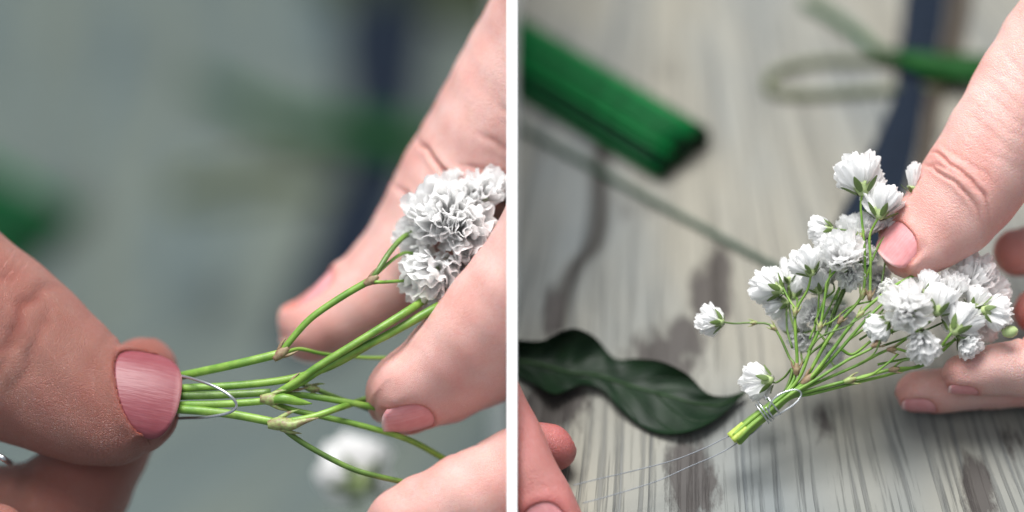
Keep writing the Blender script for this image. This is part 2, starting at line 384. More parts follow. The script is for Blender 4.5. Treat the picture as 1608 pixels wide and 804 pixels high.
def surface_nets(F, org, h):
    s = F < 0; nx, ny, nz = F.shape
    cnt = np.zeros((nx - 1, ny - 1, nz - 1)); acc = np.zeros((nx - 1, ny - 1, nz - 1, 3))
    corners = [(0, 0, 0), (1, 0, 0), (0, 1, 0), (1, 1, 0), (0, 0, 1), (1, 0, 1), (0, 1, 1), (1, 1, 1)]
    sl = lambda A, c: A[c[0]:nx - 1 + c[0], c[1]:ny - 1 + c[1], c[2]:nz - 1 + c[2]]
    tot = sum(sl(s, c).astype(np.int8) for c in corners); act = (tot > 0) & (tot < 8)
    I = np.argwhere(act); vals = {c: F[I[:, 0] + c[0], I[:, 1] + c[1], I[:, 2] + c[2]] for c in corners}
    acc = np.zeros((len(I), 3)); cnt = np.zeros(len(I))
    for c in corners:
        for ax in range(3):
            if c[ax] == 0:
                d = list(c); d[ax] = 1; d = tuple(d); a, b = vals[c], vals[d]; x = (a < 0) != (b < 0)
                t = np.where(x, a / np.where(x, a - b, 1), 0)
                p = np.tile(np.array(c, float), (len(I), 1)); p[:, ax] += t
                acc += p * x[:, None]; cnt += x
    V = (I + acc / cnt[:, None]) * h + org
    ids = -np.ones(act.shape, int); ids[tuple(I.T)] = np.arange(len(I))
    faces = []
    for ax in range(3):
        o = [(1, 2), (2, 0), (0, 1)][ax]
        A = [slice(1, -1)] * 3; A[ax] = slice(0, -1); B = list(A); B[ax] = slice(1, None)
        e = np.argwhere(s[tuple(A)] != s[tuple(B)])
        sgn = s[tuple(A)][tuple(e.T)]
        g = e + 1; g[:, ax] -= 1
        q = []
        for (i, j) in ((-1, -1), (0, -1), (0, 0), (-1, 0)):
            x = g.copy(); x[:, o[0]] += i; x[:, o[1]] += j; q.append(ids[tuple(x.T)])
        q = np.stack(q, 1); q[~sgn] = q[~sgn][:, ::-1]; faces.append(q)
    return V, np.vstack(faces)

def vnormals(V, Fq):
    n = np.cross(V[Fq[:, 2]] - V[Fq[:, 0]], V[Fq[:, 3]] - V[Fq[:, 1]]); N_ = np.zeros_like(V)
    for i in range(4):
        for j in range(3): N_[:, j] += np.bincount(Fq[:, i], n[:, j], len(V))
    return norm(N_)
def relax(V, Fq, it, mu=-0.45):
    E = np.vstack([Fq[:, [0, 1]], Fq[:, [1, 2]], Fq[:, [2, 3]], Fq[:, [3, 0]]]); c = np.bincount(E.ravel(), minlength=len(V))[:, None]
    for k in range(it):
        for lam in ((0.5, mu) if mu else (0.5,)):
            a = np.zeros_like(V)
            for i in range(3):
                a[:, i] = np.bincount(E[:, 0], V[E[:, 1], i], len(V)) + np.bincount(E[:, 1], V[E[:, 0], i], len(V))
            V = V + lam * (a / np.maximum(c, 1) - V)
    return V

def wob(x, seed):
    r = np.random.RandomState(seed); o = np.zeros_like(x)
    for f_ in (1.0, 2.3, 4.1): o += np.sin(x * f_ * 2.2 + r.rand() * 6.28) / f_
    return o

def make_hand(name, limbs, step, skin, nailm, label, clip=None, extra=(), side=None):
    lo = np.min([l.lo for l in limbs], 0); hi = np.max([l.hi for l in limbs], 0)
    if clip:
        if clip[0] == '<': hi[0] = min(hi[0], clip[1] + 3 * step)
        else: lo[0] = max(lo[0], clip[1] - 3 * step)
    def field(P):
        F_ = np.full(len(P), 1e3)
        for l in limbs:
            m = np.all((P > l.lo) & (P < l.hi), 1)
            if m.any(): F_[m] = smin(F_[m], l.ev(P[m])[0], l.k)
        return F_
    B4 = 4; nn = (np.ceil((hi - lo) / step / B4).astype(int) + 1) * B4
    ax = [lo[i] + step * np.arange(nn[i]) for i in range(3)]
    cx_ = [ax[i][::B4] + 1.5 * step for i in range(3)]
    Fc = field(np.stack(np.meshgrid(*cx_, indexing='ij'), -1).reshape(-1, 3)).reshape(nn // B4)
    F = Fc.repeat(B4, 0).repeat(B4, 1).repeat(B4, 2); idx = np.argwhere(np.abs(F) < 5.0 * step)
    F[tuple(idx.T)] = field(lo + idx * step)
    X = ax[0][:, None, None]
    if clip: F = np.maximum(F, (X - clip[1]) if clip[0] == '<' else (clip[1] - X))
    F[0], F[-1], F[:, 0], F[:, -1], F[:, :, 0], F[:, :, -1] = (np.maximum(q, 1.0) for q in (F[0], F[-1], F[:, 0], F[:, -1], F[:, :, 0], F[:, :, -1]))
    V, Fq = surface_nets(F, lo, step); V = relax(V, Fq, 3)
    Nn = vnormals(V, Fq)
    ev = [l.ev(V) for l in limbs]; dm = np.stack([e[0] for e in ev]); own = np.argmin(dm, 0)
    disp = np.zeros(len(V)); crease = np.zeros(len(V)); flush = np.zeros(len(V)); fc = np.zeros((len(V), 3))
    mm = 8.0 / (side or 1.0)
    for i, l in enumerate(limbs):
        m = own == i; d, s, u, v, th, ru = (q[m] for q in ev[i])
        fc[m] = np.stack([s / mm, th * ru / mm, np.full(m.sum(), 37.0 * i)], 1)
        dd = np.zeros(m.sum()); cc = np.zeros(m.sum())
        for j, c in enumerate(l.creases):
            # (s from tip, centre angle, angular half width, depth, width, tilt, curve)
            s0, th0, tw, dep, wd = c[:5]; tilt = c[5] if len(c) > 5 else 0; cur = c[6] if len(c) > 6 else 0
            x = (th - th0 + math.pi) % (2 * math.pi) - math.pi
            y = s - (l.L - s0) - tilt * x - cur * x * x - wd * 0.7 * wob(x * 2, j + 11 * i)
            win = np.exp(-(x / tw) ** 4)
            g = np.exp(-(y / wd) ** 2) * win
            lip = (np.exp(-((y - 2.2 * wd) / (1.6 * wd)) ** 2) + np.exp(-((y + 2.2 * wd) / (1.6 * wd)) ** 2)) * win
            dd += -dep * g + 0.32 * dep * lip; cc = np.maximum(cc, g * min(1.0, dep / 6.0))
        for (s0, th0, ws, wt, hgt) in l.bumps:
            x = (th - th0 + math.pi) % (2 * math.pi) - math.pi
            dd += hgt * np.exp(-((s - (l.L - s0)) / ws) ** 2 - (x / wt) ** 2)
        disp[m] = dd; crease[m] = cc
        flush[m] = l.flush * np.exp(-((l.L + 30 - s) / (ru * 1.0)) ** 2) + 0.12
    r = np.random.RandomState(3)
    un = sum(np.sin(V @ r.randn(3) * 0.05 + r.rand() * 6) for _ in range(5)) * 0.5
    V = V + Nn * (disp + un)[:, None]
    nails = []
    for i, l in enumerate(limbs):
        if not l.nail: continue
        q = l.nail; t0 = l.L - q['back']; hwid, ln = q['hw'], q['len']
        c = l.at(l.C, np.array([t0]))[0]; T = norm(l.at(l.T, np.array([t0])))[0]; Vv = norm(l.at(l.V, np.array([t0])))[0]; U = np.cross(T, Vv)
        ro = q.get('roll', 0.0); Vv, U = Vv * math.cos(ro) + U * math.sin(ro), U * math.cos(ro) - Vv * math.sin(ro)
        pi_ = q.get('pitch', 0.0); T, Vv = T * math.cos(pi_) - Vv * math.sin(pi_), Vv * math.cos(pi_) + T * math.sin(pi_)
        ya = q.get('yaw', 0.0); T, U = T * math.cos(ya) + U * math.sin(ya), U * math.cos(ya) - T * math.sin(ya)
        rad = (np.interp(t0, l.S, l.rv) * l.flat) * math.cos(ro) ** 2 + np.interp(t0, l.S, l.ru) * math.sin(ro) ** 2
        N0 = c + Vv * (rad + q.get('lift', 0.0)) + U * q.get('shift', 0.0)
        cv, bd = q.get('curv', 0.55), q.get('bend', 0.12)
        hN = lambda a, t: -cv * hwid * (1 - np.sqrt(1 - np.clip(np.abs(a) * 0.92, 0, 0.97) ** 2)) - bd * ln * np.clip(t / ln, -0.5, 1.3) ** 2
        px_ = q.get('pw', 2.6)
        sk = q.get('skew', 0.0); R_ = V - N0; a = (R_ @ U) / hwid; t = R_ @ T; hh = R_ @ Vv; ac_ = -np.clip(a, -1.2, 1.2); tn = (t - sk * ac_) / (ln - sk * ac_) * 2 - 1
        qq = (np.abs(a) ** px_ + np.abs(tn) ** px_) ** (1 / px_); dist = (qq - 1) * min(hwid, ln / 2)
        near = (dm[i] < 25) & (hh > -hwid * 1.1)
        H = hN(np.clip(a, -1.1, 1.1), t)
        inside = np.clip(0.5 - dist / 5.0, 0, 1) * near
        V = V + Vv * (np.minimum(0, (H - 5.0) - hh) * inside)[:, None]
        hh = (V - N0) @ Vv
        fold = np.exp(-((dist - 6) / q.get('fw', 10.0)) ** 2) * (dist > -1) * near * np.clip((0.75 - tn) / 0.5, 0, 1) * np.clip((hh - H + 34) / 16, 0, 1)
        V = V + Vv * (np.maximum(0, np.minimum(H + q.get('fold', 4.0) - hh, 30)) * fold)[:, None]
        sm = (np.clip((dist - 2) / 4, 0, 1) * np.clip((50 - dist) / 10, 0, 1) * near)[:, None]
        V = V * (1 - sm) + relax(V, Fq, 10, 0.0) * sm
        # groove line between nail and skin
        hh = (V - N0) @ Vv; near = near * np.clip((hh - H + 26) / 12, 0, 1)
        flush = np.maximum(flush, 0.55 * np.exp(-(dist / 14) ** 2) * near)
        crease = np.maximum(crease, 0.8 * np.exp(-((dist - 1) / 2.5) ** 2) * near)
        g = np.linspace(-1, 1, 25); A, B = np.meshgrid(g, g, indexing='ij'); mx = np.maximum(np.abs(A), np.abs(B)); den = (np.abs(A) ** px_ + np.abs(B) ** px_) ** (1 / px_)
        sc_ = np.where(den > 1e-6, mx / np.maximum(den, 1e-6), 1); A, B = A * sc_, B * sc_
        tt = (B + 1) / 2 * ln + sk * (-A) * (1 - B) / 2
        nv = N0 + U * (A * hwid)[..., None] + T * tt[..., None] + Vv * hN(A, tt)[..., None]
        nv = nv.reshape(-1, 3); M_ = 25
        fs = [(x * M_ + y, (x + 1) * M_ + y, (x + 1) * M_ + y + 1, x * M_ + y + 1) for x in range(M_ - 1) for y in range(M_ - 1)]
        ring = [x * M_ for x in range(M_)] + [(M_ - 1) * M_ + y for y in range(1, M_)] + [x * M_ + M_ - 1 for x in range(M_ - 2, -1, -1)] + [y for y in range(M_ - 2, 0, -1)]
        b0 = len(nv); nv = np.vstack([nv, nv[ring] - Vv * 6.0])
        fs += [(ring[x], b0 + x, b0 + (x + 1) % len(ring), ring[(x + 1) % len(ring)]) for x in range(len(ring))]
        at = np.stack([A.ravel(), B.ravel(), np.full(M_ * M_, float(i))], 1); at = np.vstack([at, at[ring]])
        nails.append((nv, fs, at))
    Wv = W(V)
    o = mk(name, Wv, Fq[:, ::-1], skin, label=label, cat='hand', attrs={'fc': fc, 'crease': np.clip(crease, 0, 1), 'flush': np.clip(flush, 0, 1)})
    for nv, fs, at in nails: mk('fingernail', W(nv), fs, nailm, parent=o, attrs={'nt': at})
    return o

ZP = 1.0
# left picture: ruddy thumb pressing the stems, a finger behind it
hand_a = [
    Limb([(-420, 420, -150, 190, 150), (-200, 440, -120, 175, 145), (-60, 508, -100, 152, 130), (25, 560, -94, 138, 115), (85, 597, -88, 121, 102), (130, 622, -84, 110, 94), (178, 637, -78, 98, 82), (213, 633, -72, 82, 70)],
         (0.02, -0.34, 1), k=20, cap=1.0, flat=0.95, flush=0.3,
         creases=[(232, 0.25, 0.7, 4, 12, 14, 8), (186, -0.05, 0.55, 2.2, 9, -12, 8), (276, -0.1, .8, 3.4, 13, -10, 10), (212, -.3, .35, 1.8, 7, 20, 0), (330, 0.2, .6, 3, 12, 6, 0)],
         nail=dict(back=38, hw=74, len=106, roll=0.16, pitch=0.10, lift=-2, curv=0.62, bend=0.12, shift=4, yaw=0.06, skew=20, fold=8, fw=12, pw=2.4)),
    Limb([(-300, 860, -190, 120), (-100, 850, -195, 112), (70, 812, -198, 104), (152, 720, -192, 80), (205, 615, -182, 68), (224, 578, -176, 58)], (-0.6, -0.3, -0.7), k=16, flush=0.5),
    Limb([(-300, 820, -110, 90), (-130, 830, -90, 70), (-40, 850, -60, 62), (-5, 840, -60, 55)], (-0.3, 0.9, 0.2), k=8),
    Limb([(-420, 420, -150, 190, 150), (-330, 600, -170, 210, 140), (-300, 860, -180, 180, 110)], (0, 0, 1), k=60),
    Limb([(-420, 430, -150, 190, 140), (-800, 560, -180, 200, 150)], (0, 0, 1), k=60),
]
make_hand('hand', hand_a, 3.0, SKIN2, NAIL2, 'ruddy hand whose broad thumb pinches the looped wire onto green stems', side=1.5)

# left picture: pale hand holding the blossoms, cut where it meets the white divider
hand_b = [
    Limb([(1000, -180, -60, 190, 150), (900, 0, -150, 165, 130), (800, 155, -190, 140, 112), (715, 285, -230, 124, 98), (640, 400, -245, 110, 84), (560, 474, -245, 90, 72), (492, 508, -240, 74, 62)],
         (-0.72, -0.66, 0.14), k=16, cap=1.0, flush=0.35,
         creases=[(272, 3.14, 2.4, 10, 5, 0, 0), (358, 3.14, 2.4, 12, 5, 0, 0), (318, 2.4, .9, 3, 5, 6, 0)] + [(395 + 40 * i, -1.9, .5, 2.5, 5, 34 - 20 * (i % 3), 0) for i in range(5)] + [(405 + 45 * i, 1.9, .5, 2.5, 5, -34 + 20 * (i % 3), 0) for i in range(4)],
         bumps=[(315, 3.14, 34, 3.0, 5)],
         nail=dict(back=84, hw=48, len=98, roll=0.0, pitch=0.10, lift=-1, curv=0.6, bend=0.10, fold=5, fw=12)),
    Limb([(1040, 240, -90, 200, 150), (940, 350, -85, 180, 130), (872, 434, -82, 152, 112), (808, 500, -84, 140, 102), (745, 553, -86, 120, 90), (686, 594, -84, 98, 76), (636, 621, -76, 80, 62)],
         (0.40, 0.86, 0.50), k=10, cap=1.0, flush=0.25,
         creases=[(80, 2.2, 0.9, 2.2, 6, 10, 8), (98, 2.2, 0.9, 2.0, 6, -6, 8)],
         nail=dict(back=30, hw=45, len=82, roll=0.0, pitch=0.16, lift=-2, curv=0.6, bend=0.12, fold=5, fw=9)),
    Limb([(1000, 710, -110, 130), (900, 740, -90, 118), (810, 772, -75, 106), (720, 806, -65, 96), (645, 836, -60, 86)], (0.3, 0.8, 0.4), k=8, flush=0.25,
         creases=[(120, 2.6, 1.0, 3, 5, 10), (140, 2.6, 1.0, 3, 5, -6)]),
]
make_hand('hand', hand_b, 3.0, SKIN, NAIL, 'pale hand with three fingertips holding white blossoms beside the loop of wire', clip=('<', 803), side=1.5)

# right picture: pale hand with the thumb on the bouquet
hand_c = [
    Limb([(1930, -40, -120, 150, 120), (1810, -70, -80, 125, 105), (1720, 0, -62, 104, 92), (1640, 112, -52, 97, 84), (1572, 216, -50, 90, 78), (1524, 292, -52, 86, 74), (1478, 347, -50, 76, 62), (1428, 392, -44, 56, 44)],
         (-0.42, -0.28, 0.9), k=14, cap=1.0, flat=0.95, flush=0.3,
         creases=[(128, 0.1, 0.95, 3.4, 3.2, 6, 14), (152, 0.15, 0.95, 4.8, 3.4, 14, 18), (172, 0.1, .7, 1.4, 3.2, 4, 10), (138, -.2, .4, 1.8, 3, -8, 4), (142, .35, .3, 1.6, 3, 12, 4)] + [(205 + 21 * i, 0.2, .7, 0.6, 4, 10 - 5 * (i % 3), -4) for i in range(7)],
         bumps=[(142, 0.1, 26, 0.8, 5)],
         nail=dict(back=25, hw=40, len=62, roll=-0.17, pitch=0.17, lift=-1, curv=0.6, bend=0.12, fold=5, fw=8)),
    Limb([(1930, 470, -100, 90), (1800, 540, -80, 72), (1700, 570, -62, 64), (1625, 578, -55, 57), (1562, 583, -52, 48), (1512, 590, -46, 38)], (0.15, 0.97, 0.22), k=5, flush=0.35,
         creases=[(100, 3.0, 1.3, 4, 4, 4), (112, 3.0, 1.3, 4, 4, -4), (100, 1.6, .6, 3, 4)],
         nail=dict(back=22, hw=20, len=46, pitch=0.12, lift=-1.5, curv=0.55, bend=0.1, fold=3, fw=6, roll=-.1)),
    Limb([(1930, 500, -150, 85), (1800, 570, -130, 66), (1680, 596, -120, 54), (1580, 602, -112, 47), (1500, 612, -108, 43), (1440, 618, -104, 39)], (0.1, 0.95, 0.34), k=5, flush=0.45,
         nail=dict(back=30, hw=25, len=54, pitch=0.10, lift=-1.5, curv=0.55, bend=0.1, fold=3, fw=6, roll=-0.05), creases=[(95, 1.2, .8, 3, 4), (108, 1.2, .8, 2.5, 4), (120, 1.1, .8, 2.5, 3)]),
    Limb([(1930, 380, -170, 80), (1800, 370, -190, 58), (1690, 385, -195, 46), (1594, 396, -195, 40)], (0, -0.5, -0.8), k=5, flush=0.7),  # redness raised here and on the next finger, standing in for shade
    Limb([(1930, 440, -170, 80), (1800, 470, -170, 55), (1700, 482, -170, 42), (1622, 488, -165, 36)], (0, -0.5, -0.8), k=5, flush=1.0),
    Limb([(1960, -60, -120, 150, 120), (1985, 200, -130, 170, 120), (1970, 480, -130, 150, 110)], (0, 0, 1), k=50),
    Limb([(1985, 150, -130, 190, 130), (2350, 60, -150, 200, 150)], (0, 0, 1), k=60),
]
make_hand('hand', hand_c, 3.2, SKIN, NAIL, 'pale hand with creased thumb resting on top of the baby\'s breath bunch')

# right picture: fingertips coming past the white divider at the bottom
hand_d = [
    Limb([(690, 520, -10, 46), (760, 590, 10, 42), (798, 660, 20, 42), (822, 722, 24, 46), (850, 785, 26, 50), (880, 850, 26, 50)], (-0.35, 0.25, 0.9), k=6, flush=0.6,
         nail=dict(back=70, hw=34, len=76, pitch=0.05, lift=0, curv=0.55, bend=0.1, fold=4, fw=8, roll=0.1)),
    Limb([(680, 690, -50, 62), (770, 700, -38, 54), (830, 703, -34, 47), (868, 703, -32, 42)], (0.2, -0.7, -0.6), k=6, flush=0.6, creases=[(60, 3.1, 1.4, 3, 4)]),
]
make_hand('hand', hand_d, 3.2, SKIN3, NAIL, 'reddish fingertips below the dark leaf holding the fine wire tails', clip=('>', 805))

# ------------------------------------------------------------------ flowers
def pompon(seed, n, wmax, ruff=1.0):
    """double blossom of unit radius facing +Z: list of petal meshes"""
    r = np.random.RandomState(seed); out = []
    for i in range(n):
        q = (i + 0.5) / n
        ph = math.acos(1 - 1.0 * q) + r.randn() * 0.10; az = i * 2.39996 + r.randn() * 0.25
        d = np.array([math.sin(ph) * math.cos(az), math.sin(ph) * math.sin(az), math.cos(ph)])
        side = norm(np.cross(d, np.array([0.2 * r.randn(), 0.2 * r.randn(), 1.0]) + 1e-3 * r.randn(3))); 
        tw = r.randn() * 0.8; side = norm(side * math.cos(tw) + np.cross(d, side) * math.sin(tw)); nn = np.cross(side, d)
        L = (0.86 + 0.22 * r.rand()) * (1.0 if q > .15 else .85); wd = wmax * (0.75 + 0.5 * r.rand()); curl = 0.20 + 0.25 * r.rand(); ph2 = r.rand() * 6.28
        base = np.array([0, 0, -0.60]); NU, NV = 7, 7; v = []
        for b in range(NV):
            t = b / (NV - 1); w = wd * (0.16 + 0.84 * math.sin(min(1, t * 1.12) * math.pi * 0.55) ** 1.5)
            for a in range(NU):
                s = a / (NU - 1) * 2 - 1
                tip = 1 - (0.10 * s * s + 0.14 * s ** 4) * (t ** 3) - 0.06 * ruff * (t ** 4) * (0.5 + 0.5 * math.cos(s * 8 + ph2)) - 0.10 * (t ** 5) * (abs(s) < 0.15)
                p = base * (1 - t) * 1.0 + d * (L * t * tip + 0.0) + side * (w * s * (0.86 if t > .95 else 1))
                p = p + nn * (curl * t * t * 0.5 - 0.10 * t + 0.06 * ruff * math.sin(s * 5 + ph2 + 3 * t) * t + 0.05 * t * s * s) + r.randn(3) * 0.012 * t
                v.append(p)
        f = [(b * NU + a, b * NU + a + 1, (b + 1) * NU + a + 1, (b + 1) * NU + a) for b in range(NV - 1) for a in range(NU - 1)]
        out.append((np.array(v), f))
    return out
def lathe(prof, seg=12):
    v = [(r * math.cos(2 * math.pi * j / seg), r * math.sin(2 * math.pi * j / seg), z) for r, z in prof for j in range(seg)]
    f = [(i * seg + j, i * seg + (j + 1) % seg, (i + 1) * seg + (j + 1) % seg, (i + 1) * seg + j) for i in range(len(prof) - 1) for j in range(seg)]
    f.append(tuple(range(seg))[::-1]); return np.array(v), f
def calyx_mesh():
    parts = [(*lathe([(0.05, -0.66), (0.13, -0.63), (0.20, -0.52), (0.25, -0.40), (0.30, -0.30), (0.22, -0.26)]), 0)]
    for k in range(5):
        a = 2 * math.pi * k / 5 + 0.3; c, s = math.cos(a), math.sin(a); v = []
        for t in np.linspace(0, 1, 6):
            rr = 0.19 + 0.42 * t; z = -0.60 + 0.36 * t; w = 0.11 * math.sin(math.pi * (0.18 + 0.80 * t)) + 0.005
            for q in (-1, 0, 1): v.append((c * (rr + 0.02 * (q == 0)) - s * w * q, s * (rr + 0.02 * (q == 0)) + c * w * q, z - 0.03 * (q == 0)))
        f = [(b * 3 + j, b * 3 + j + 1, (b + 1) * 3 + j + 1, (b + 1) * 3 + j) for b in range(5) for j in range(2)]
        parts.append((np.array(v), f, 1))
    v, f, fm = join(parts); return meshdata('calyx', v, f, [CALYX, SEPAL], fmat=fm)
CAL = calyx_mesh()
HEADS = []
for sd in range(5):
    v, f, fm = join(pompon(sd, 46, 0.27)); HEADS.append(meshdata('flower_head', v, f, PETAL))
v, f, fm = join([(p * np.array([0.52, 0.52, 1.25]) + np.array([0, 0, 0.15]), q) for p, q in pompon(77, 26, 0.30)]); BUDHEAD = meshdata('flower_head', v, f, PETAL)

def frame_of(fd, roll=0.0):
    z = Wd(fd); x = norm(np.cross(z, np.array([0.31, 0.87, 0.4]))); y = np.cross(z, x)
    M = np.eye(4); M[:3, 0], M[:3, 1], M[:3, 2] = x * math.cos(roll) + y * math.sin(roll), y * math.cos(roll) - x * math.sin(roll), z
    return Matrix(M.tolist())
def put(o, parent, p, fd, rad, roll):
    loc = W([p])[0] - TOP[parent.name]; k = rad / PXM * (DP - p[2]) / DP
    o.parent = parent; o.matrix_local = Matrix.Translation(Vector(loc)) @ frame_of(fd, roll) @ Matrix.Scale(k, 4)
def flower(parent, p, fd, rad, i, head=None):
    o = link(bpy.data.objects.new('flower_head', head or HEADS[i % 5])); put(o, parent, p, fd, rad, i * 1.7)
    md = o.modifiers.new('round', 'SUBSURF'); md.levels = 1; md.render_levels = 1
    c = link(bpy.data.objects.new('calyx', CAL)); c.parent = o; c.scale = (1.14, 1.14, 1.08)
    return o
def backof(p, fd, rad):
    d = np.array(fd, float); d /= np.linalg.norm(d); return np.array(p, float) - d * rad * 0.62
def stem(parent, pts, r, mat=None, name='stem', seg=8):
    v, f = tube(pts, r, seg, 6); return mk(name, v, f, mat or STEM, parent=parent)
def node(parent, p, r, dirv, mat=None, ln=2.0):
    """swollen joint with little pointed bracts"""
    p = np.array(p, float); d = np.array(dirv, float); d /= np.linalg.norm(d)
    parts = [tube([p - d * r * ln, p - d * r * 0.4, p + d * r * 0.5, p + d * r * ln], [r * 0.65, r * 1.12, r * 1.0, r * 0.6], 8, 4)]
    pr = np.cross(d, [0, 0, 1.0]); pr /= np.linalg.norm(pr)
    for s in (-1, 1):
        parts.append(tube([p + pr * s * r * 0.8, p + d * r * 1.5 + pr * s * r * 1.5, p + d * r * 3.2 + pr * s * r * 1.9], [r * 0.45, r * 0.32, r * 0.05], 6, 3))
    v, f, _ = join(parts); return mk('node', v, f, mat or NODE, parent=parent)

# right bouquet ------------------------------------------------------
rb = empty('flower_bunch', W([(1208, 642, 0)])[0], label='small bunch of white baby\'s breath bound with silver wire, lying over the board', cat='flowers')
FL = [  # x, y, z, facing, radius
    ((1350, 277, -30), (-0.15, -1, -0.45), 46), ((1386, 320, -18), (0.30, -1, -0.5), 39), ((1290, 360, -40), (-1, 0.05, -0.4), 27),
    ((1267, 414, 0), (-0.4, -1, -0.5), 32), ((1322, 398, 5), (-0.1, -0.6, 0.9), 42), ((1345, 362, -50), (-0.2, -1, 0.2), 34),
    ((1208, 450, -40), (-1, -0.35, -0.7), 36), ((1248, 452, -70), (0.2, -0.9, -0.5), 30), ((1118, 503, -45), (-1, -0.15, -0.7), 30),
    ((1193, 598, -40), (-1, 0.1, -0.9), 35), ((1246, 512, -80), (-0.2, -0.8, -0.5), 30), ((1312, 500, -70), (0.2, 0.5, 0.7), 34),
    ((1302, 556, -110), (0.3, 0.7, 0.3), 28), ((1424, 482, 38), (-0.1, -0.3, 1), 48), ((1448, 541, 30), (0.1, 0.6, 0.8), 35),
    ((1382, 512, 10), (-0.8, 0.5, -0.3), 31), ((1508, 506, 8), (0.5, -0.6, -0.6), 40), ((1476, 474, 12), (0.35, -0.9, -0.6), 36),
    ((1528, 432, -60), (0.3, -0.8, 0.4), 44), ((1562, 490, 4), (1, 0.2, -0.3), 33), ((1552, 455, -75), (0.6, -0.5, 0.3), 40),
    ((1395, 352, -60), (0, -1, 0.3), 30), ((1380, 440, -70), (-0.3, 0.3, 0.8), 30), ((1545, 505, -75), (0.6, 0.4, 0.4), 36), ((1300, 425, -60), (-.2, -.4, .7), 30)]
for i, (p, fd, r) in enumerate(FL): flower(rb, p, fd, r, i)
flower(rb, (1434, 284, -40), (0.08, -1, 0.1), 27, 3, BUDHEAD)
EX = [((1300, 388, -30), (-0.5, -0.8, -0.4), 26), ((1336, 432, -25), (0.1, 0.2, 0.9), 28), ((1282, 446, -35), (-0.3, -0.9, -0.5), 26), ((1236, 430, -60), (-0.2, -1, -0.3), 24), ((1276, 492, -55), (-0.3, -0.3, 0.9), 27),
      ((1222, 478, -55), (-0.9, 0.2, -0.5), 26), ((1405, 460, -20), (-0.2, 0.1, 0.9), 30), ((1456, 448, -10), (0.2, -0.8, -0.5), 28), ((1496, 452, -20), (0.2, -0.8, 0.5), 32),
      ((1534, 472, -20), (0.5, -0.8, -0.5), 28), ((1520, 540, -5), (0.5, 0.5, 0.5), 28), ((1352, 400, -40), (0.1, -0.6, 0.7), 28),
      ((1372, 298, -50), (0.5, -0.8, 0.2), 28), ((1366, 352, -45), (-0.1, -0.8, 0.5), 26), ((1330, 372, -60), (-.3, -.8, .3), 28), ((1258, 530, -70), (-.3, .2, .8), 26)]
for i, (p, fd, r) in enumerate(EX):
    flower(rb, p, fd, r, i + 2, BUDHEAD if i in (3, 14) else None)
    b_ = backof(p, fd, r); q_ = np.array([1262 + (p[0] - 1262) * 0.45, 596 + (p[1] - 596) * 0.42, p[2] * 0.5 - 4])
    v, f = tube([tuple(q_), tuple((q_ + b_) / 2 + np.array([4 * (-1) ** i, 5, -4])), tuple(b_)], [2.0, 1.7, 1.5], 6, 6); mk('stem', v, f, (STEM, STEMD)[i % 2], parent=rb)
# green unopened bud
v, f = lathe([(0.01, -0.5), (0.22, -0.42), (0.36, -0.15), (0.38, 0.1), (0.26, 0.36), (0.06, 0.5)], 12)
o = link(bpy.data.objects.new('flower_bud', meshdata('flower_bud', v, f, CALYX))); put(o, rb, (1586, 521, 5), (0.9, -0.2, 0.3), 26, 0)
FB = [backof(*q) for q in FL]
BASE = [(1152, 687), (1178, 663), (1208, 640), (1236, 618)]
def S(mid, end=None, r=(4.2, 3.0), off=(0, 0, 0), zs=None, mat=None, base=True):
    """a stem from the tied base over the middle points to its blossom"""
    pts = []
    if base: pts += [(x + off[0] * (1 - 0.1 * i), y + off[1] * (1 - 0.1 * i), off[2]) for i, (x, y) in enumerate(BASE)]
    pts += [tuple(m) for m in mid]
    if end is not None: pts.append(tuple(end))
    return stem(rb, pts, np.linspace(r[0], r[1], len(pts)) * 0.86, mat)
S([(1251, 580, -4), (1249, 520, -6), (1250, 488, -6), (1268, 455, -2)], FB[3], (4.6, 2.0), (-3, -2, 4))
S([(1246, 575, -12), (1239, 560, -18), (1215, 514, -30), (1184, 507, -40), (1152, 508, -44)], FB[8], (3.6, 1.5), (-6, -4, -4), mat=STEMD)
S([(1243, 580, -14), (1232, 592, -26), (1218, 601, -36)], FB[9], (3.0, 1.6), (-4, -4, -8), mat=STEMD)
S([(1258, 588, 8), (1274, 545, 8), (1288, 512, 6), (1296, 462, 2), (1300, 440, 0)], FB[4], (4.4, 1.9), (0, -3, 9))
S([(1266, 592, 4), (1296, 540, 0), (1322, 502, -4), (1354, 462, -8), (1358, 400, -16), (1352, 330, -24)], FB[0], (4.8, 2.0), (2, 0, 3))
S([(1272, 594, 12), (1310, 546, 10), (1350, 494, 6), (1400, 452, 0), (1440, 430, -20)], None, (5.0, 2.6), (4, 2, 8))
S([(1278, 592, 4), (1320, 548, 6), (1362, 500, 4), (1405, 462, -6), (1450, 445, -20)], None, (4.4, 2.4), (6, 4, 4))
S([(1282, 596, 14), (1330, 566, 16), (1378, 540, 18)], FB[15], (4.4, 2.2), (5, 4, 13), mat=STEM)
S([(1290, 598, 8), (1345, 574, 10), (1400, 548, 10), (1440, 556, 12)], FB[14], (4.0, 2.2), (6, 6, 9))
S([(1270, 614, 6), (1335, 597, 8), (1400, 580, 8), (1452, 572, 2)], FB[16], (5.0, 2.6), (7, 8, 4))
S([(1276, 618, 2), (1340, 602, 2), (1410, 584, -4), (1470, 560, -20)], FB[19], (4.4, 2.4), (9, 9, 0))
S([(1240, 600, -10), (1268, 560, -20), (1300, 530, -50)], FB[11], (3.4, 2.0), (-1, -3, -8), mat=STEMD)
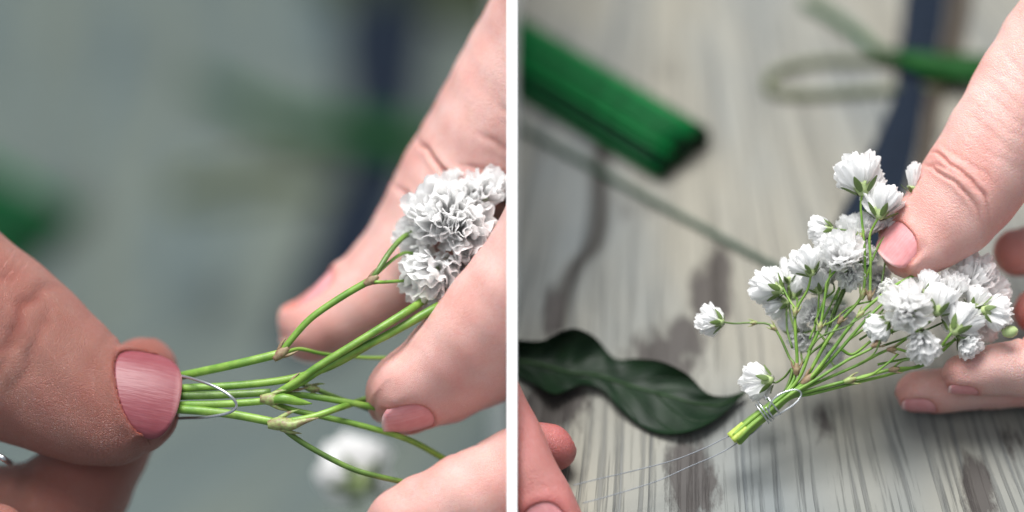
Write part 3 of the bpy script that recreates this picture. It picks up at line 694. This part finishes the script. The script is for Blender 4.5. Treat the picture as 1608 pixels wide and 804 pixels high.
for pts, r in (([(1250, 486, -6), (1238, 468, -20), (1224, 440, -30)], 2.0), ([(1231, 462, -24), tuple(FB[6])], 1.8), ([(1249, 500, -6), (1252, 470, -50), tuple(FB[7])], 1.9),
               ([(1366, 464, -4), (1367, 410, -10), (1366, 370, -14), tuple(FB[1])], 2.4), ([(1358, 440, -14), (1380, 385, -30), (1412, 345, -38), (1428, 312, -40), (1433, 300, -40)], 2.0),
               ([(1352, 372, -20), (1330, 362, -34), tuple(FB[2])], 1.6), ([(1357, 420, -14), (1348, 400, -40), tuple(FB[5])], 1.8), ([(1296, 468, 2), (1310, 455, -30), tuple(FB[24])], 1.8),
               ([(1288, 512, 6), (1306, 505, -10), (1340, 480, -10), (1400, 468, -6)], 1.9), ([(1300, 540, -4), (1280, 520, -40), tuple(FB[10])], 1.8),
               ([(1320, 548, 6), (1340, 556, 0), (1375, 530, 6), (1405, 516, 18), (1418, 500, 12)], 2.4), ([(1400, 548, 10), (1440, 520, 6), (1466, 500, -6), tuple(FB[17])], 2.4),
               ([(1440, 430, -20), (1490, 440, -50), tuple(FB[18])], 2.2), ([(1470, 560, -20), (1520, 510, -60), tuple(FB[20])], 2.0), ([(1380, 470, -20), (1392, 400, -50), tuple(FB[21])], 1.8),
               ([(1560, 505, -6), (1568, 516, 0), (1580, 521, 4)], 2.0), ([(1330, 566, 12), (1310, 575, -50), tuple(FB[12])], 1.8), ([(1335, 597, 8), (1365, 590, 16), (1392, 572, 20), (1410, 556, 16)], 2.2),
               ([(1270, 552, 8), (1290, 528, 18), (1330, 512, 20), (1368, 488, 18)], 1.7), ([(1345, 574, 10), (1372, 556, 22), (1384, 530, 26)], 1.6), ([(1400, 580, 8), (1420, 566, 20), (1460, 566, 22)], 1.8)):
    stem(rb, pts, np.linspace(r, r * 0.8, len(pts)), STEMD if r < 1.9 else STEM, seg=6)
for p, r, d, m in (((1251, 580, 0), 5, (0, -1, 0), BRACT), ((1268, 596, 10), 6, (0.7, -0.6, 0), BRACT), ((1249, 490, -4), 4, (0.2, -1, 0), NODE), ((1288, 513, 8), 4, (0.2, -1, 0), NODE), ((1355, 462, -6), 4.6, (0.3, -1, 0), NODE),
                   ((1366, 464, -2), 4, (0.1, -1, 0), BRACT), ((1215, 515, -28), 3.4, (-0.7, -0.6, 0), NODE), ((1184, 507, -40), 3.2, (-1, 0, 0), NODE), ((1352, 372, -20), 3.2, (0, -1, 0), NODE), ((1376, 541, 20), 4.2, (0.8, -0.4, 0), BRACT),
                   ((1400, 549, 12), 4, (0.9, 0, 0), BRACT), ((1335, 597, 12), 5, (1, -0.25, 0), NODE), ((1404, 580, 10), 4.4, (1, -0.2, 0), BRACT), ((1351, 494, 8), 4.2, (0.7, -0.7, 0), NODE), ((1320, 503, -2), 3.6, (0.6, -0.8, 0), BRACT)):
    node(rb, p, r, d, m)
# freshly cut stubs at the end
for k, (dx, dy, dz) in enumerate(((-3, -2, 6), (3, 2, 8), (7, 6, 2), (-5, -4, -3), (1, 3, 12))):
    v, f = tube([(1150 + dx, 689 + dy, dz), (1160 + dx, 680 + dy, dz), (1172 + dx, 669 + dy, dz)], [5.6, 5.0, 4.0], 8, 3); mk('stem_stub', v, f, CUT, parent=rb)

# the wire round the stems: two turns, a loose loop and two tails
bw = empty('binding_wire', W([(1205, 642, 0)])[0], label='thin silver wire wound round the bunch stems with two loose tails', cat='wire')
def wire(par, pts, r, name, mat=SILVER, seg=8): v, f = tube(pts, r, seg, 8); return mk(name, v, f, mat, parent=par)
ax_d = np.array([0.78, -0.62, 0]); ax_n = np.array([0.62, 0.78, 0])
def coil(c, turns, rad, pitch, n=14, ph=0.0):
    P = []
    for i in range(int(turns * n) + 1):
        a = 2 * math.pi * i / n + ph
        P.append(np.array(c) + ax_d * pitch * i / n + ax_n * rad * math.cos(a) + np.array([0, 0, 1]) * (rad * 0.85 * math.sin(a) + 5))
    return P
wire(bw, coil((1196, 650, 0), 2.3, 18, 5.0), 1.4, 'wire_turn')
wire(bw, coil((1212, 637, 0), 1.0, 19, 3, ph=2.4), 1.4, 'wire_turn')
wire(bw, [(1208, 650, 22), (1209, 636, 26), (1220, 622, 28), (1240, 613, 26), (1254, 613, 26), (1258, 621, 26), (1248, 634, 28), (1230, 646, 26), (1216, 654, 18)], 1.3, 'wire_loop')
wire(bw, [(1196, 668, 10), (1175, 684, 2), (1148, 684, -4), (1110, 702, -2), (1060, 722, 10), (1000, 738, 24), (940, 752, 40), (900, 762, 50)], 0.8, 'wire_tail', TAILW)
wire(bw, [(1192, 662, -14), (1165, 690, -8), (1130, 712, -2), (1080, 734, 12), (1030, 756, 24), (960, 778, 40), (915, 790, 50)], 0.8, 'wire_tail', TAILW)

# left bouquet --------------------------------------------------------
lb = empty('flower_bunch', W([(300, 620, -20)])[0], label='green branching stems with a crisp white blossom cluster squeezed between two hands', cat='flowers')
def lflower(p, fd, rad, i, n=40):
    v, f = lathe([(0.05, -0.62), (0.14, -0.58), (0.22, -0.46), (0.26, -0.34), (0.20, -0.26)])
    h = link(bpy.data.objects.new('flower_head', meshdata('flower_head', v, f, CALYX))); put(h, lb, p, fd, rad, i * 2.1)
    for pv, pf in pompon(200 + i, int(n * 0.75), 0.33, 1.6):
        q = link(bpy.data.objects.new('petal', meshdata('petal', pv, pf, PETAL))); q.parent = h
        md = q.modifiers.new('round', 'SUBSURF'); md.levels = 1; md.render_levels = 1
    return h
LF = [((690, 335, -72), (-0.15, -0.35, 1), 66), ((668, 432, -62), (-0.45, 0.35, 0.85), 54), ((736, 362, -66), (0.3, 0.0, 1), 58), ((764, 296, -80), (0.25, -0.6, 0.7), 40), ((712, 424, -80), (0.2, 0.5, 0.8), 48), ((655, 375, -95), (-.6, -.1, .7), 44), ((724, 304, -92), (0.1, -0.5, 0.8), 46)]
for i, (p, fd, r) in enumerate(LF): lflower(p, fd, r, i, (58, 48, 52, 40, 40, 40, 44)[i])
flower(lb, (560, 745, -560), (-0.2, -0.45, -1), 70, 2)
def LS(pts, r, mat=None):
    return stem(lb, pts, np.linspace(r[0], r[1], len(pts)), mat, seg=10)
LS([(180, 612, -130), (240, 600, -110), (286, 590, -66), (370, 572, -24), (441, 555, -16)], (6.5, 7.0))
LS([(441, 556, -16), (455, 536, -14), (489, 499, -12), (540, 464, -14), (580, 441, -14)], (5.2, 6.0), STEM)
LS([(580, 441, -14), (594, 424, -12), (612, 396, -30), (634, 372, -60), (660, 360, -90)], (5.0, 4.0), STEMD)
LS([(583, 440, -14), (600, 422, -24), (632, 398, -60), (660, 400, -90)], (3.0, 2.6), STEM)
LS([(583, 442, -12), (600, 443, -8), (634, 441, -50), (660, 440, -80)], (3.0, 2.6), STEM)
LS([(444, 556, -20), (470, 548, -50), (510, 556, -70), (580, 562, -100), (680, 560, -150)], (3.2, 2.8), STEM)
LS([(180, 620, -76), (282, 610, -44), (360, 606, -34), (449, 596, -26), (520, 575, -30), (600, 530, -50)], (6.5, 6))
LS([(437, 617, -14), (470, 596, -8), (505, 572, -4), (570, 532, -4), (642, 487, -24), (690, 455, -110)], (6.0, 6.6), STEM)
LS([(430, 620, -20), (470, 602, -14), (505, 580, -10), (560, 550, -12), (612, 524, -20), (690, 480, -40)], (5.5, 7.2), STEM)
LS([(180, 628, -70), (286, 622, -38), (350, 620, -26), (425, 616, -20)], (7.0, 6.0), STEMD)
LS([(180, 640, -72), (286, 636, -36), (360, 634, -22), (425, 629, -14)], (6.5, 5.6))
LS([(180, 640, -60), (286, 643, -30), (360, 650, -18), (436, 664, -10)], (7.0, 7.0))
LS([(436, 664, -10), (489, 655, -6), (540, 638, -30), (600, 620, -150), (680, 600, -190)], (5.4, 5.4), STEM)
LS([(442, 668, -12), (456, 682, -12), (493, 706, -16), (550, 735, -22), (602, 750, -34), (700, 770, -90)], (4.6, 4.4), STEMD)
LS([(430, 626, -20), (466, 620, -30), (548, 632, -40), (640, 650, -80)], (5.0, 5.4), STEM)
LS([(425, 630, -22), (457, 643, -34), (510, 655, -40), (566, 668, -50), (640, 690, -70), (700, 722, -100), (780, 770, -130)], (4.6, 5.0), STEM)
LS([(449, 598, -40), (480, 605, -60), (530, 625, -70), (600, 650, -110)], (4.0, 4.0), STEMD)
for p, r, d, m in (((441, 555, -14), 7.5, (0.6, -0.5, 0), BRACT), ((583, 440, -10), 6.5, (0.8, -0.5, 0), BRACT), ((426, 627, -8), 9, (1, 0.05, 0), NODE), ((440, 665, -4), 10, (1, -0.1, 0), NODE), ((458, 607, -20), 7, (0.9, -0.5, 0), BRACT), ((490, 610, -40), 6, (1, .2, 0), NODE)):
    node(lb, p, r, d, m)
v, f = tube([(428, 628, -6), (446, 626, -2), (470, 631, -4), (490, 634, -8)], [6, 8.5, 6, 0.8], 8, 4); mk('leaf_bract', v, f, STEM, parent=lb)
v, f = tube([(436, 664, -2), (456, 668, 2), (476, 662, 2), (500, 656, 0)], [7, 8, 5, 0.8], 8, 4); mk('leaf_bract', v, f, NODE, parent=lb)

lw = empty('looped_wire', W([(300, 620, 0)])[0], label='fine silver wire making an open loop round the stems beside the thumbnail', cat='wire')
wire(lw, [(150, 604, -70), (230, 588, -90), (276, 589, -52), (322, 601, -8), (355, 617, 8), (371, 634, 8), (362, 647, 4), (325, 655, -14), (282, 657, -60), (230, 662, -90), (150, 668, -90)], 2.5, 'wire_loop')
wire(lw, [(-60, 700, -60), (-4, 716, -36), (8, 722, -44), (16, 726, -110)], 5, 'wire_tail')

# ------------------------------------------------------------------ things lying on the raised board (right) and the low table (left)
def wire_bundle(name, tip, root, Z, nrow, rad, label, stop=False, mats=None):
    """heap of straight green wires; tip/root are spots on the surface, rad in metres"""
    A = onp(*tip, Z); B = onp(*root, Z); d = B - A; L = np.linalg.norm(d); ang = math.atan2(d[1], d[0])
    root_o = empty(name, A, label=label, cat='wire bundle'); r = random.Random(5)
    seg = 8
    v, f = tube([(0, 0, 0), (L * 0.3, 0, 0), (L * 0.7, 0, 0), (L, 0, 0)], rad, seg, 2, world=False)
    fm = [0] * (len(f) - 2) + [1, 1]
    ms = [meshdata('wire', v, f, [m, WIREC], fmat=fm) for m in (mats or (WIREG, WIREG, WIREG2))]
    z = rad
    for row, cnt in enumerate(nrow):
        for k in range(cnt):
            o = link(bpy.data.objects.new('wire', ms[r.randrange(3)])); o.parent = root_o
            y = (k - (cnt - 1) / 2) * rad * 2.02 + r.uniform(-1, 1) * rad * 0.15
            back = r.uniform(-1, 1) * rad * 1.3
            o.location = (math.cos(ang) * back - math.sin(ang) * y, math.sin(ang) * back + math.cos(ang) * y, z + rad * 0.3 * r.random())
            o.rotation_euler = (0, 0, ang + r.uniform(-1, 1) * 0.004)
            if stop: o.scale.x = min(1.0, (A[0] + o.location.x - 0.0003) / (-math.cos(ang) * L))
        z += rad * 1.76
    return root_o
wire_bundle('green_wire_bundle', (1076, 254), (640, -8), 0.0, (12, 13, 12, 11, 9, 6), 0.00070, 'thick bundle of straight green florist wires with dark cut ends', True)

def on_wire(pts, Z, r, mat, name, par=None, **kw):
    P = np.array([onp(x, y, Z, r * 0.98) for x, y in pts]); v, f = tube(P, r, 8, 8, world=False)
    return mk(name, v, f, mat, parent=par, **kw)
on_wire([(808, 197), (900, 246), (1000, 302), (1100, 356), (1200, 410), (1330, 478)], 0, 0.00075, PALEW, 'florist_wire', label='single grey green florist wire lying below the green wire bundle', cat='wire')

def strip(name, pts, Z, mat, th=0.0006, crown=0.0, **kw):
    """flat band: pts = (left px, left py, right px, right py) down its length"""
    C = catmull(pts, 8); L = np.array([onp(a, b, Z, 0.0003) for a, b, c, d in C]); R = np.array([onp(c, d, Z, 0.0003) for a, b, c, d in C])
    n = len(C); cols = 7; top = []
    for i in range(n):
        for j in range(cols):
            t = j / (cols - 1); p = L[i] * (1 - t) + R[i] * t; p = p + np.array([0, 0, th + crown * math.sin(math.pi * t)]); top.append(p)
    top = np.array(top); bot_ = top.copy(); bot_[:, 2] -= th; v = np.vstack([top, bot_]); m = n * cols; f = []
    for i in range(n - 1):
        for j in range(cols - 1):
            a = i * cols + j; f.append((a, a + 1, a + cols + 1, a + cols)); f.append((m + a, m + a + cols, m + a + cols + 1, m + a + 1))
        for j in (0, cols - 1):
            a = i * cols + j; f.append((a, a + cols, m + a + cols, m + a))
    for i in (0, n - 1):
        for j in range(cols - 1):
            a = i * cols + j; f.append((a, a + 1, m + a + 1, m + a))
    return mk(name, v, f, mat, **kw)
strip('navy_ribbon', [(1428, -120, 1500, -120), (1418, 0, 1488, 0), (1412, 70, 1474, 80), (1402, 150, 1452, 160), (1376, 220, 1440, 225), (1345, 290, 1420, 300), (1316, 350, 1395, 365), (1290, 410, 1370, 425)], 0.0, NAVY, 0.0012, 0.0008,
      label='dark navy ribbon lying on the pale board behind the blossoms', cat='ribbon')
strip('brown_shade_strip', [(1500, -120, 1530, -120), (1492, 0, 1524, 0), (1478, 80, 1508, 84), (1456, 160, 1478, 162), (1445, 225, 1466, 230), (1428, 300, 1446, 305)], 0.0, BROWN, 0.0008, 0.0004, label='narrow brown strip painting the shade along the navy ribbon', cat='painted_shade')  # thin strip standing in for the brownish shade at the ribbon's edge

def blade(name, pts, Z, mat, lift, **kw):
    """long narrow leaf: pts = (px, py, half width px)"""
    C = catmull(pts, 8); n = len(C); cols = 7; P = np.array([onp(x, y, Z, lift) for x, y, w in C]); T = norm(np.gradient(P, axis=0)); v = []
    for i in range(n):
        s = norm(np.cross(T[i], np.array([0, 0, 1.0]))); w = C[i, 2] / PXM * 1.05
        for j in range(cols):
            t = j / (cols - 1) * 2 - 1; v.append(P[i] + s * w * t + np.array([0, 0, 0.25 * w * t * t + 0.02 * w * math.sin(i * 0.9)]))
    v = np.array(v); f = [(i * cols + j, i * cols + j + 1, (i + 1) * cols + j + 1, (i + 1) * cols + j) for i in range(n - 1) for j in range(cols - 1)]
    m = len(v); v2 = np.vstack([v, v - np.array([0, 0, 0.0003])]); f2 = f + [tuple(k + m for k in q[::-1]) for q in f]
    per = [j for j in range(cols)] + [i * cols + cols - 1 for i in range(1, n)] + [(n - 1) * cols + j for j in range(cols - 2, -1, -1)] + [i * cols for i in range(n - 2, 0, -1)]
    f2 += [(per[i], per[(i + 1) % len(per)], m + per[(i + 1) % len(per)], m + per[i]) for i in range(len(per))]
    return mk(name, v2, f2, mat, **kw)
blade('green_leaf', [(1372, 78, 3), (1410, 88, 14), (1470, 104, 30), (1540, 112, 34), (1640, 118, 34), (1760, 110, 20), (1830, 108, 3)], 0.0, GRASS, 0.004, label='bright green leaf lying across the navy ribbon', cat='leaf')
on_wire([(1262, 2), (1300, 22), (1345, 52), (1385, 84), (1440, 100)], 0, 0.0013, simple('green_stalk', (0.018, 0.07, 0.025, 1), 0.5, 0, 300, .3), 'leaf_stalk', label='short green stalk leading up to the bright leaf', cat='stalk')
on_wire([(1420, 96), (1350, 96), (1280, 98), (1228, 110), (1206, 128), (1216, 146), (1270, 150), (1340, 146), (1420, 140), (1500, 136)], 0, 0.0010, OLIVE, 'curled_twig', label='olive brown twig curled back on itself left of the navy ribbon', cat='twig')

# the dark wavy leaf
top_e = [(806, 533), (850, 535), (880, 521), (905, 516), (935, 530), (965, 562), (1000, 563), (1040, 568), (1080, 588), (1110, 617), (1140, 622), (1173, 613)]
bot_e = [(806, 588), (840, 603), (868, 618), (892, 612), (915, 603), (945, 612), (972, 640), (1005, 668), (1040, 681), (1085, 677), (1130, 654), (1173, 614)]
mid_e = [(806, 566), (845, 572), (875, 580), (900, 586), (930, 588), (960, 596), (990, 606), (1025, 616), (1060, 625), (1095, 634), (1132, 636), (1173, 614)]
hT = [7, 6, 8, 9, 6, 2, 4, 6, 5, 3, 2, 2]; hM = [2.0, 2.0, 2.2, 2.4, 2.2, 2, 2, 2, 2, 2, 2, 2]; hB = [1, 2, 4, 3, 3, 2, 2, 1.2, 1.5, 3, 3, 2]
A_ = catmull(np.hstack([np.array(top_e, float), np.array(hT)[:, None]]), 6); B_ = catmull(np.hstack([np.array(mid_e, float), np.array(hM)[:, None]]), 6); C_ = catmull(np.hstack([np.array(bot_e, float), np.array(hB)[:, None]]), 6)
n = len(A_); cols = 21; v = []; lt = []
for i in range(n):
    for j in range(cols):
        t = j / (cols - 1) * 2 - 1
        E = A_[i] if t < 0 else C_[i]; a = abs(t)
        q = B_[i] * (1 - a) + E * a; h = B_[i, 2] * (1 - a * a) + E[2] * a * a
        h += 0.35 * math.sin(i * 0.55 - a * 3.0) * math.sin(math.pi * a)
        v.append(onp(q[0], q[1], 0, max(0.5, h) * 0.001)); lt.append((i / (n - 1), t, 0))
f = [(i * cols + j, i * cols + j + 1, (i + 1) * cols + j + 1, (i + 1) * cols + j) for i in range(n - 1) for j in range(cols - 1)]
v = np.array(v); m = len(v); v = np.vstack([v, v - np.array([0, 0, 0.00035])]); f += [tuple(k + m for k in q[::-1]) for q in f]
per = [j for j in range(cols)] + [i * cols + cols - 1 for i in range(1, n)] + [(n - 1) * cols + j for j in range(cols - 2, -1, -1)] + [i * cols for i in range(n - 2, 0, -1)]
f += [(per[i], per[(i + 1) % len(per)], m + per[(i + 1) % len(per)], m + per[i]) for i in range(len(per))]
lf = mk('dark_leaf', v, f, LEAF, attrs={'lt': np.array(lt + lt)}, label='dark green wavy edged leaf on the board under the tied stem ends', cat='leaf')
P = np.array([onp(x, y, 0, h * 0.001 + 0.0001) for x, y, h in B_[::6]]); v, f = tube(P, np.linspace(0.00045, 0.00015, len(P)), 8, 6, world=False)
mk('midrib', v, f, simple('midrib_green', (0.022, 0.05, 0.018, 1), 0.5, 0, 500, 0.2), parent=lf)

# left picture, far down on the low table
wire_bundle('green_wire_bundle', (75, 400), (-330, 190), ZL, (13, 14, 13, 12, 10), 0.0013, 'blurred bundle of green wires far below the ruddy thumb', mats=(WIREG2, WIREG2, WIREG))
strip('navy_ribbon', [(570, -160, 720, -160), (540, -40, 690, -40), (532, 60, 672, 70), (540, 150, 660, 160), (540, 240, 650, 240), (505, 340, 630, 330), (465, 440, 590, 430), (420, 560, 540, 560)], ZL, NAVY, 0.0012, 0.001,
      label='blurred navy ribbon running down behind the pale hand\'s thumb', cat='ribbon')
strip('olive_cloth', [(480, -160, 900, -160), (480, -60, 900, -60), (500, -10, 900, -10), (600, 14, 900, 60), (680, 10, 900, 120)], ZL, simple('dark_olive_cloth', (0.03, 0.04, 0.02, 1), 0.8, 0, 200, .3), 0.002, 0.0, label='dark olive cloth at the far end of the navy ribbon', cat='cloth')
blade('green_leaf', [(290, 120, 6), (360, 150, 26), (440, 188, 34), (540, 205, 52), (640, 222, 56), (760, 225, 46), (880, 225, 10)], ZL, GRASS, 0.006, label='blurred green leaf behind the pale hand, crossing the ribbon', cat='leaf')
on_wire([(480, 270), (400, 262), (320, 276), (276, 292), (280, 312), (340, 312), (440, 300), (540, 285)], ZL, 0.0022, OLIVE, 'curled_twig', label='blurred olive twig curled below the green leaf far behind', cat='twig')
